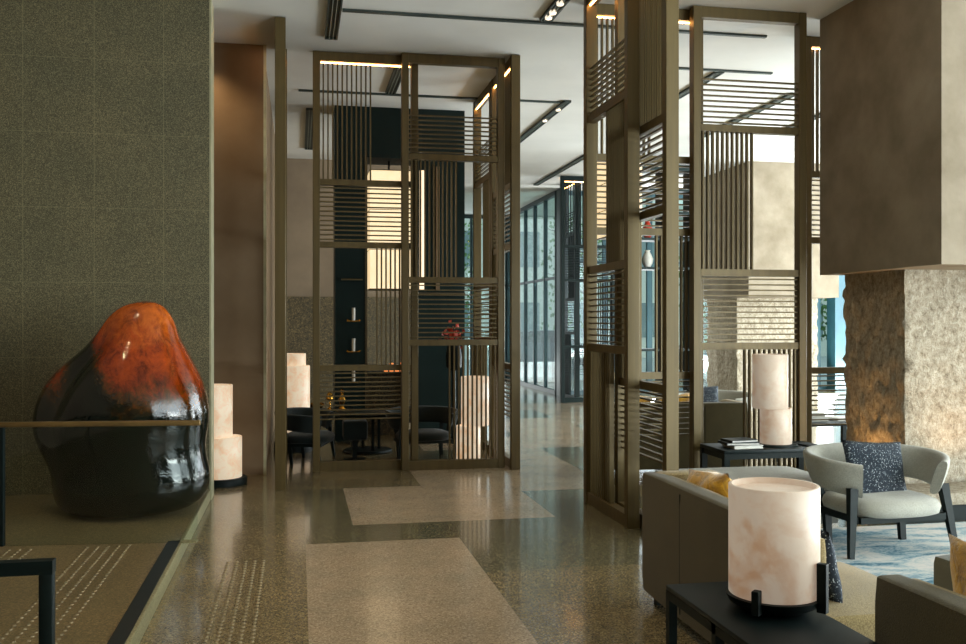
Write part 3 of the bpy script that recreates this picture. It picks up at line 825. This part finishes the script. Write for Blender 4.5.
# red flowers by the central screens
t = thing('flower_vase', 'glass vase with red flowers standing on the stacked lamp behind the central screen', 'vase', (2.02, 12.3, 0))
t['label'] = 'tall dark stand with red flowers glimpsed behind the central screen slats'
bm = bmesh.new(); lathe(bm, [(0, 0), (.12, 0), (.03, .03), (.025, .95), (.1, 1.0), (.11, 1.15), (.08, 1.3), (0, 1.3)], 24); obj('stand', bm, M['black'], t, smooth=True)
bm = bmesh.new()
for k in range(60):
    p = Vector((random.gauss(0, .07), random.gauss(0, .07), 1.42+random.gauss(0, .07))); n = Vector((random.uniform(-1, 1), random.uniform(-1, 1), random.uniform(-1, 1))).normalized()
    a = n.orthogonal().normalized()*.03; b = n.cross(a).normalized()*.03
    bm.faces.new([bm.verts.new(p+q) for q in (a, b, -a, -b)])
obj('petals', bm, M['red'], t)

# ---------------------------------------------------------------- outside
o = struct('ground', M['pave'], (-20, 60, 13.4, 80, -.3, -.16)); 
bpy.data.objects['ground'].name = 'ground'
struct('ground', M['pave'], (13.4, 60, -40, 13.4, -.3, -.16))
struct('ground', M['pave'], (-20, 13.4, -40, -3.4, -.3, -.16))
def building(x, y, w, d, h, label, rz=0):
    t = thing('building', label, 'building', (x, y, -.16), rz, 'pale buildings outside')
    B('wall', M['facade'], t, (0, w, 0, d, 0, h))
    nx = int(w/3); 
    for fl in range(int(h/3.4)):
        bm = bmesh.new()
        for i in range(nx): bx(bm, i*3+.6, i*3+2.4, -.06, 0, fl*3.4+1, fl*3.4+2.7)
        obj('window_row', bm, M['facade_win'], t)
building(-12, 44, 46, 10, 14, 'long pale building across the street beyond the far windows')
building(48, 44, 40, 10, 12, 'pale building outside to the right', R(-90))
def tree(x, y, h, r, n, label, seed):
    random.seed(seed)
    t = thing('tree', label, 'tree', (x, y, -.16), 0, 'street trees outside')
    bm = bmesh.new(); tube(bm, [(0, 0, 0), (.05, 0, h*.35), (-.05, .05, h*.7), (0, 0, h)], [.12, .09, .06, .02], 8)
    for k in range(9):
        a = random.uniform(0, 2*PI); z = random.uniform(h*.3, h*.8); tube(bm, [(0, 0, z), (math.cos(a)*r*.5, math.sin(a)*r*.5, z+r*.35), (math.cos(a)*r*.9, math.sin(a)*r*.9, z+r*.5)], [.04, .02, .008], 5)
    obj('trunk', bm, M['bark'], t); bm = bmesh.new()
    for k in range(n):
        a = random.uniform(0, 2*PI); rr = r*random.uniform(.2, 1)**.5; z = random.uniform(h*.25, h*1.05)
        p = Vector((math.cos(a)*rr, math.sin(a)*rr, z)); nn = Vector((random.uniform(-1, 1), random.uniform(-1, 1), random.uniform(-1, 1))).normalized()
        A = nn.orthogonal().normalized()*.09; Bv = nn.cross(A).normalized()*.055
        bm.faces.new([bm.verts.new(p+c) for c in (A, Bv, -A, -Bv)])
    obj('foliage', bm, M['leaf'], t)
tree(3.6, 27.5, 5, 1.1, 900, 'slender green tree outside the far end window', 3)
tree(11.0, 23.2, 3.6, 1.1, 1100, 'bushy green tree outside, seen left of the far column', 4)
tree(15.2, 23.2, 5, 1.4, 1300, 'green tree outside, seen between the teal pier and the near column', 5)
tree(9.5, 30, 6, 1.6, 1000, 'tree on the pavement outside the corridor windows', 6)
tree(5.6, 38, 6, 1.8, 1000, 'thin distant street tree before the long pale building', 8)
def car(x, y, rz, label):
    t = thing('car', label, 'car', (x, y, -.16), rz, 'parked cars')
    def ext(prof, w, name, mat, tap=1.0):
        bm = bmesh.new(); L = [bm.verts.new((a, -w/2*(tap if b > .9 else 1), b)) for a, b in prof]; Rr = [bm.verts.new((a, w/2*(tap if b > .9 else 1), b)) for a, b in prof]
        bm.faces.new(L); bm.faces.new(Rr[::-1])
        for i in range(len(prof)):
            j = (i+1) % len(prof); bm.faces.new((L[i], Rr[i], Rr[j], L[j]))
        bmesh.ops.bevel(bm, geom=list(bm.edges), offset=.04, segments=2, affect='EDGES'); return obj(name, bm, mat, t, smooth=True)
    ext([(-2.1, .3), (-2.15, .7), (-1.9, .92), (-1.2, .98), (1.0, .98), (1.9, .82), (2.1, .6), (2.1, .3)], 1.75, 'body', M['car'])
    ext([(-1.55, .9), (-1.1, 1.38), (.3, 1.42), (1.05, .9)], 1.6, 'cabin', M['carglass'], .85)
    ext([(-1.05, 1.36), (-.95, 1.43), (.25, 1.45), (.35, 1.38)], 1.5, 'roof', M['car'], .85)
    for u in (-1.35, 1.35):
        for s in (-1, 1):
            bm = bmesh.new(); tube(bm, [(u, s*.88, .32), (u, s*.68, .32)], .32, 20); obj('wheel', bm, M['tyre'], t)
car(9.3, 30.5+4, R(4), 'dark teal car parked in the street beyond the corridor windows')
car(15.0, 31, R(8), 'dark blue car outside, seen low behind the far armchair')
for k, (x, y) in enumerate(((6.9, 27.2), (7.5, 27.2), (8.1, 27.2))):
    bm = bmesh.new(); lathe(bm, [(0, 0), (.06, 0), (.06, .95), (.03, 1), (0, 1)], 12)
    tag(obj('bollard', bm, M['frame'], None, (x, y, -.16), smooth=True), ('leftmost', 'middle', 'rightmost')[k] + ' of three dark bollards outside the corridor windows', 'bollard', 'street bollards')

# ---------------------------------------------------------------- lights
w = bpy.data.worlds.new('World'); sc.world = w; w.use_nodes = True
nt = w.node_tree; bg = nt.nodes['Background']
tc = N(nt, 'ShaderNodeTexCoord'); sx = N(nt, 'ShaderNodeSeparateXYZ'); nt.links.new(tc.outputs['Generated'], sx.inputs[0])
nt.links.new(ramp(nt, sx.outputs[2], [(0, (.80, .90, .90)), (.5, (.92, .98, 1.0)), (1, (.85, .95, 1.0))]), bg.inputs['Color'])
SKY = 1.6
bg.inputs['Strength'].default_value = SKY

def light(kind, name, loc, rot=(0, 0, 0), energy=10, color=(1, 1, 1), **k):
    l = bpy.data.lights.new(name, kind); l.energy = energy; l.color = color
    o = bpy.data.objects.new(name, l); COL.objects.link(o); o.location = loc; o.rotation_euler = rot
    for a, v in k.items(): setattr(l, a, v)
    return o
def daylight(name, loc, rot, sx_, sy_, L, col=(.85, .95, 1.0)):
    """soft area light at a glazed wall: its daylight, also the added ceiling fill"""
    light('AREA', name, loc, rot, L*PI*sx_*sy_/4*4, col, shape='RECTANGLE', size=sx_, size_y=sy_)
daylight('daylight_east', (12.8, 8.5, 2.25), (0, R(90), 0), 4.3, 22.4, 10)
daylight('daylight_south', (9.2, -2.8, 2.25), (R(90), 0, 0), 7.2, 4.3, 7.5)
daylight('daylight_north', (9.3, 19.4, 2.25), (R(-90), 0, 0), 5.2, 4.3, 3.5)
daylight('daylight_end', (4.1, 24.8, 2.25), (R(-90), 0, 0), 2.8, 4.3, 1)
# added upward area lights at the window bases to brighten the ceiling
daylight('ceiling_fill_east', (12.7, 8.5, .25), (0, R(140), 0), .8, 22, 40, (.95, 1, .98))
daylight('ceiling_fill_south', (9.2, -2.7, .25), (R(140), 0, 0), 7, .8, 26, (.95, 1, .98))
daylight('ceiling_fill_north', (9.3, 19.3, .25), (R(-140), 0, 0), 5, .8, 26, (.95, 1, .98))
daylight('ceiling_fill_end', (4.1, 24.7, .25), (R(-140), 0, 0), 2.6, .8, 3, (.95, 1, .98))

WARM = (1, .72, .42)
def downlight(x, y, e, size=55, label=None, tx=0, ty=0, col=WARM):
    t = thing('ceiling_downlight', label, 'downlight', (x, y, H), 0, 'recessed downlights')
    bm = bmesh.new(); lathe(bm, [(.03, -.004), (.05, -.006), (.055, 0)], 24); obj('trim_ring', bm, M['slot'], t, smooth=True)
    bm = bmesh.new(); lathe(bm, [(0, -.003), (.03, -.003)], 24); obj('lens', bm, M['spot_lens'], t)
    v = Vector((tx, ty, -H)); q = v.to_track_quat('-Z', 'Y').to_euler()
    light('SPOT', 'spot_lamp', (x, y, H-.04), q, e, col, spot_size=R(size), spot_blend=.8, shadow_soft_size=.05)
downlight(.6, 4.9, 150, 60, 'downlight over the near pale floor slab')
downlight(-.9, 5.4, 110, 60, 'downlight over the platform kerb')
downlight(1.4, 7.5, 110, 50, 'downlight in front of the central screens')
downlight(-1.15, 9.72, 70, 100, 'added hidden downlight tinting the brown wall panel beside the granite wall', .9, .7)  # unseen lamp added for the screen LED's warm glow on the panel
downlight(-1.9, 6.2, 90, 50, 'downlight over the glazed boulder sculpture', .6, 1.5)
for x, y, e in ((1.135, 11.3, 50), (3.45, 12.65, 70), (3.45, 14.4, 70), (2.32, 8.4, 50)):
    light('SPOT', 'slot_spot', (x, y, H-.05), (0, 0, 0), e, WARM, spot_size=R(60), spot_blend=.8, shadow_soft_size=.04)
# warm floor uplights washing the hewn stone
def uplight(x, y, z, e, rot, label):
    t = thing('floor_uplight', label, 'uplight', (x, y, z), 0, 'warm floor uplights')
    bm = bmesh.new(); lathe(bm, [(0, 0), (.04, 0), (.04, .03), (.032, .03), (.03, .022), (0, .022)], 20); obj('housing', bm, M['black'], t, smooth=True)
    light('SPOT', 'uplight_lamp', (x, y, z+.06), rot, e, (1, .55, .2), spot_size=R(110), spot_blend=1, shadow_soft_size=.03)
uplight(5.55, 6.8, .24, 22, (R(158), 0, 0), 'small uplight on the stone ledge washing the bright column face')
uplight(4.98, 7.6, 0, 48, (R(180), R(-6), 0), 'small uplight on the floor below the dark stone column face')

# ---------------------------------------------------------------- camera
cd = bpy.data.cameras.new('Camera'); cam = bpy.data.objects.new('Camera', cd); COL.objects.link(cam)
cam.location = (0, 0, 1.6); cam.rotation_euler = (R(90), 0, -math.atan(184.5/940))
cd.sensor_width = 36; cd.lens = 36*940/966; cd.clip_start = .05; cd.clip_end = 300
sc.camera = cam
vs = sc.view_settings
vs.view_transform = 'Standard'; vs.look = 'None'; vs.exposure = -.1; vs.gamma = 1; vs.use_curve_mapping = False
sc.cycles.use_denoising = True
sc.cycles.max_bounces = 10; sc.cycles.diffuse_bounces = 6; sc.cycles.glossy_bounces = 4; sc.cycles.transparent_max_bounces = 24
sc.cycles.caustics_reflective = False; sc.cycles.caustics_refractive = False
sc.cycles.sample_clamp_indirect = 6
